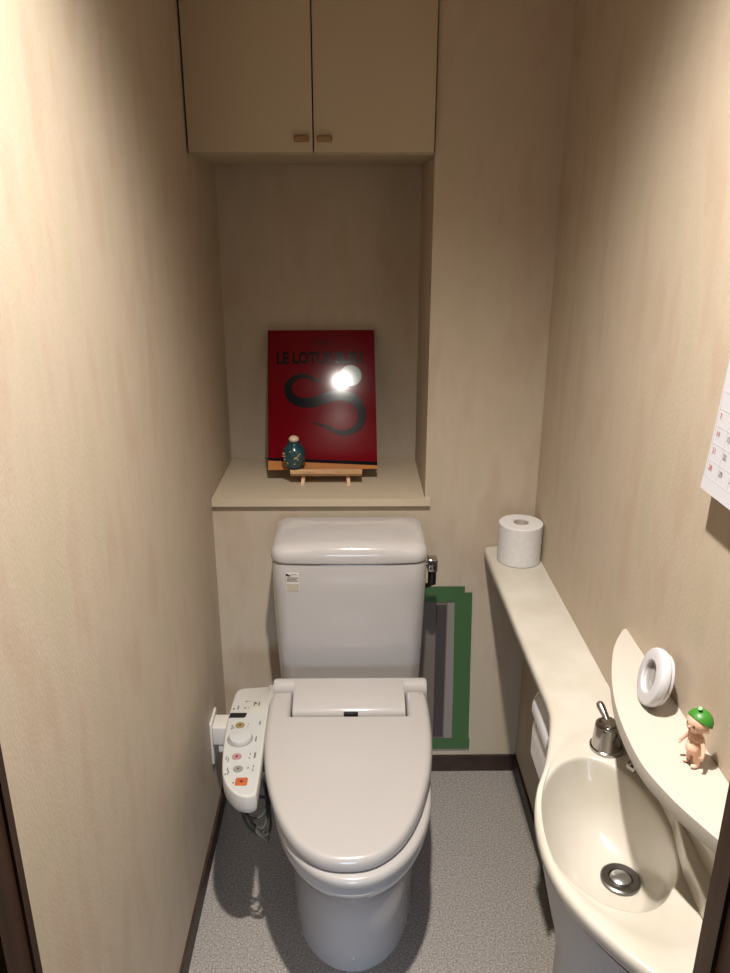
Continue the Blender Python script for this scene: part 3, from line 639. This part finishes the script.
# ------------------------------------------------------------------ round white device on the curved shelf
rd = thing('round_shelf_light', 'round white plastic sensor light with grey centre leaning on the curved shelf', 'light', (0.4290, 0.947, 0.8622))
Nv = Vector((-0.965, 0.10, 0.25)).normalized()
Q = Nv.to_track_quat('Z', 'Y').to_matrix().to_4x4()
# flat foot: clip the disc where it meets the shelf
def ringshape(ro, ri, z0, z1, b=0.004, n=56):
    prof = [(ri, z0), (ro - b, z0), (ro - b * 0.3, z0 + b * 0.3), (ro, z0 + b), (ro, z1 - b), (ro - b * 0.3, z1 - b * 0.3), (ro - b, z1), (ri + 0.002, z1), (ri, z1 - 0.002), (ri, z0)]
    return lathe(prof, n, cap0=False, cap1=False)
Mx = Matrix.Translation((0, 0, 0.0415)) @ Q
def clipz(vf): return [(p[0], p[1], max(p[2], 0.0003)) for p in vf[0]], vf[1]
obj('casing', clipz(xf(ringshape(0.0425, 0.0225, -0.008, 0.008, 0.005), Mx)), WHITE, rd)
obj('lens', xf(merge(lathe([(0.0223, -0.006), (0.0223, 0.001), (0.020, -0.001), (0.002, 0.000)], 40)), Mx), GREY, rd)
obj('back_plate', clipz(xf(lathe([(0.035, -0.0145), (0.0375, -0.013), (0.0385, -0.0085), (0.01, -0.0083)], 48), Mx)), WHITE, rd)
obj('foot', merge(xf(tube([(0.010, 0.0, 0.048), (0.024, -0.003, 0.042)], 0.004, 10), Matrix.Identity(4))), WHITE, rd)

# ------------------------------------------------------------------ small baby figurine
fg = thing('baby_figurine', 'tiny bare baby figurine wearing a green pea cap on the curved shelf', 'figurine', (0.4340, 0.812, 0.8623), (0, 0, radians(-70)))
# local: front faces -y
def capsule(a, b_, r0, r1, n=12, k=6):
    A, B = Vector(a), Vector(b_)
    pts = []; rr = []
    d = (B - A).normalized()
    for i in range(k):
        t = -pi / 2 + pi / 2 * (i + 0.35) / k; pts.append(A + d * r0 * sin(t)); rr.append(r0 * cos(t))
    for i in range(k):
        t = pi / 2 * (i + 0.0) / k; pts.append(B + d * r1 * sin(t)); rr.append(max(r1 * cos(t), 0.0002))
    return tube(pts, rr, n)
parts = [ellipsoid((0, 0, 0.0300), (0.0115, 0.0100, 0.0130), 20, 14), ellipsoid((0, 0.0, 0.0405), (0.0095, 0.0080, 0.0100), 20, 12), ellipsoid((0, -0.002, 0.0265), (0.0105, 0.0105, 0.0100), 20, 12),
         capsule((0, 0, 0.046), (0, 0, 0.053), 0.0045, 0.0045)]
for s in (-1, 1):
    parts += [capsule((s * 0.0055, 0, 0.022), (s * 0.0065, 0.0, 0.0045), 0.0058, 0.0040), ellipsoid((s * 0.0068, -0.0028, 0.0030), (0.0038, 0.0062, 0.0030), 14, 10),
              capsule((s * 0.0090, 0, 0.0440), (s * 0.0150, -0.002, 0.0340), 0.0034, 0.0028), capsule((s * 0.0150, -0.002, 0.0340), (s * 0.0185, -0.0050, 0.0270), 0.0028, 0.0022),
              ellipsoid((s * 0.0190, -0.0058, 0.0248), (0.0025, 0.0018, 0.0032), 10, 8)]
    for k in range(4):
        parts.append(capsule((s * 0.0190, -0.0045 - k * 0.0009, 0.0235), (s * (0.0196), -0.0047 - k * 0.0011, 0.0200 + 0.0004 * abs(k - 1)), 0.00075, 0.0006, 8, 3))
    parts.append(capsule((s * 0.0178, -0.0072, 0.0250), (s * 0.0166, -0.0088, 0.0232), 0.0008, 0.0007, 8, 3))
parts += [ellipsoid((0, -0.001, 0.0645), (0.0150, 0.0140, 0.0145), 24, 16), ellipsoid((0, -0.008, 0.0585), (0.0105, 0.0065, 0.0070), 18, 12), ellipsoid((0, -0.0150, 0.0610), (0.0014, 0.0016, 0.0013), 10, 8)]
for s in (-1, 1): parts.append(ellipsoid((s * 0.0148, 0.0, 0.0600), (0.0020, 0.0028, 0.0036), 10, 8))
obj('body', remesh(merge(*parts), 0.00065, 3), SKIN, fg, angle=180)
n = 32; cap = []
CM = Matrix.Translation((0, 0.0005, 0.0650)) @ Matrix.Rotation(radians(-34), 4, 'X')
for t in (0.02, 0.25, 0.5, 0.75, 1.0, 1.2, 1.38, 1.52):
    cap.append([tuple(CM @ Vector((0.0168 * sin(t) * cos(2 * pi * j / n), 0.0163 * sin(t) * sin(2 * pi * j / n), 0.0168 * cos(t)))) for j in range(n)])
capi = [[tuple(CM @ Vector((0.0157 * sin(t) * cos(2 * pi * j / n), 0.0152 * sin(t) * sin(2 * pi * j / n), 0.0157 * cos(t)))) for j in range(n)] for t in (1.52, 1.38, 1.2, 1.0, 0.75, 0.5, 0.25, 0.02)]
obj('cap', loft(cap + capi), DGREEN, fg, angle=60)
obj('cap_stalk', merge(tube([(0, -0.001, 0.0800), (0.0005, -0.0018, 0.0835), (0.0012, -0.0035, 0.0862)], [0.0030, 0.0024, 0.0026], 12)), DGREEN, fg)
obj('eye', ellipsoid((-0.0055, -0.0135, 0.0638), (0.0014, 0.0009, 0.0022), 12, 8), BLACK, fg)
obj('eye', ellipsoid((0.0055, -0.0135, 0.0638), (0.0014, 0.0009, 0.0022), 12, 8), BLACK, fg)
obj('mouth', ellipsoid((0, -0.0140, 0.0565), (0.0022, 0.0010, 0.0006), 12, 8), INKR, fg)

# ------------------------------------------------------------------ calendar on the right wall
ca = thing('wall_calendar', 'white paper wall calendar page with red and grey dates on the right wall', 'calendar', (XR, 0.928, 1.20))
CW = 0.222
def cx_(z):      # sheet stands off the wall towards its lower edge
    t = max(0.0, min(1.0, (z) / 0.32)); return -0.0215 + 0.0200 * (t ** 0.8)
def calquad(y0, y1, z0, z1, off=0.0, nz=16, th=0.0012):
    V = []; F = []
    for i in range(nz + 1):
        z = z0 + (z1 - z0) * i / nz
        for y in (y0, y1):
            V.append((cx_(z) - off, -y, z)); V.append((cx_(z) - off + th, -y, z))
    for i in range(nz):
        a = i * 4
        F += [(a, a + 2, a + 6, a + 4), (a + 1, a + 5, a + 7, a + 3), (a, a + 4, a + 5, a + 1), (a + 2, a + 3, a + 7, a + 6)]
    F += [(0, 1, 3, 2), (nz * 4, nz * 4 + 2, nz * 4 + 3, nz * 4 + 1)]
    return V, F
obj('pages', calquad(0, CW, 0.0, 0.33), CALP, ca, angle=60)
obj('binder_strip', box(-0.006, -0.0005, -CW, 0, 0.322, 0.342), CALBLK, ca, bevel=0.001)
COLW = 0.0280; ROWH = 0.0218
lines = []
for r_ in range(6): 
    z = 0.0175 + r_ * ROWH; lines.append(calquad(0.004, CW - 0.004, z, z + 0.0004, 0.0003, 1, 0.0005))
for c_ in range(8):
    y = 0.004 + c_ * 0.0300; lines.append(calquad(y, y + 0.0004, 0.0175, 0.0175 + 5 * ROWH, 0.0003, 10, 0.0005)) if y < CW else None
obj('printed_grid', merge(*lines), CALLINE, ca, smooth=False)
reds, blks = [], []
for day in range(1, 31):
    k = day - 1 + 1; row, colm = k // 7, k % 7
    tv = text_vf(str(day), 0.0098, 0.0, 'LEFT', 0.95, 0.0001)
    y0 = 0.0085 + colm * 0.0285; z0 = 0.0175 + (4 - row) * ROWH + 0.0105
    vf = ([(cx_(p[1] + z0) - 0.0006, -(y0 + p[0]), p[1] + z0) for p in tv[0]], tv[1])
    (reds if colm == 0 else blks).append(vf)
obj('red_dates', merge(*reds), CALRED, ca, smooth=False)
obj('printed_dates', merge(*blks), CALBLK, ca, smooth=False)

# ------------------------------------------------------------------ camera
cam = bpy.data.cameras.new('camera'); co = bpy.data.objects.new('camera', cam); C.objects.link(co)
H = 1.5273136
f = 769.0
def cv(a, b, c): return Vector((a, b, c)).normalized()
d = cv(354 - 365, 486.5 - 217, f)                # world +Y seen from the camera (right, up, forward)
v = cv(361 - 365, 486.5 - 2682, f); v = (v - d * v.dot(d)).normalized()
zc_ = -v; xc_ = d.cross(zc_)
xc_ = xc_ if xc_.x > 0 else -xc_
# rows of R are world axes in camera coordinates; blender camera looks along -Z
R = Matrix(((xc_.x, xc_.y, -xc_.z), (d.x, d.y, -d.z), (zc_.x, zc_.y, -zc_.z)))
co.matrix_world = Matrix.Translation((0, 0, H)) @ R.to_4x4()
cam.sensor_fit = 'VERTICAL'; cam.sensor_height = 36; cam.lens = f / 973 * 36
cam.clip_start = 0.02
S.camera = co

# ------------------------------------------------------------------ light
sp = bpy.data.lights.new('downlight_lamp', 'SPOT'); so_ = bpy.data.objects.new('downlight_lamp', sp); C.objects.link(so_)
sp.energy = 232; sp.color = (1.0, 0.937, 0.865); sp.spot_size = radians(111); sp.spot_blend = 0.80; sp.shadow_soft_size = 0.026
so_.location = (LX, LY, CEIL + 0.005)
# reflector lamp: more light straight down than sideways
sp.use_nodes = True
ln_ = sp.node_tree.nodes; lk_ = sp.node_tree.links
tc_ = ln_.new('ShaderNodeTexCoord'); sx_ = ln_.new('ShaderNodeSeparateXYZ'); ab_ = ln_.new('ShaderNodeMath'); ab_.operation = 'ABSOLUTE'
pw_ = ln_.new('ShaderNodeMath'); pw_.operation = 'POWER'; pw_.inputs[1].default_value = 2.6
lk_.new(tc_.outputs['Normal'], sx_.inputs[0]); lk_.new(sx_.outputs['Z'], ab_.inputs[0]); lk_.new(ab_.outputs[0], pw_.inputs[0])
lk_.new(pw_.outputs[0], ln_['Emission'].inputs['Strength'])
ar = bpy.data.lights.new('hall_fill_light', 'AREA'); ao = bpy.data.objects.new('hall_fill_light', ar); C.objects.link(ao)
ar.shape = 'RECTANGLE'; ar.size = 0.6; ar.size_y = 0.5; ar.energy = 1.6; ar.color = (0.62, 0.76, 1.0); ar.spread = radians(50)
ao.location = (0.0, -0.9, 0.75); ao.rotation_euler = (radians(70), 0, 0)      # added unseen fill, standing in for cool daylight from the hall behind
w = bpy.data.worlds.new('hall'); S.world = w; w.use_nodes = True
w.node_tree.nodes['Background'].inputs[0].default_value = (0.9, 0.92, 1.0, 1)
w.node_tree.nodes['Background'].inputs[1].default_value = 0.05
S.view_settings.view_transform = 'Standard'; S.view_settings.look = 'None'
S.view_settings.exposure = 0.08; S.view_settings.gamma = 1.0; S.view_settings.use_curve_mapping = False
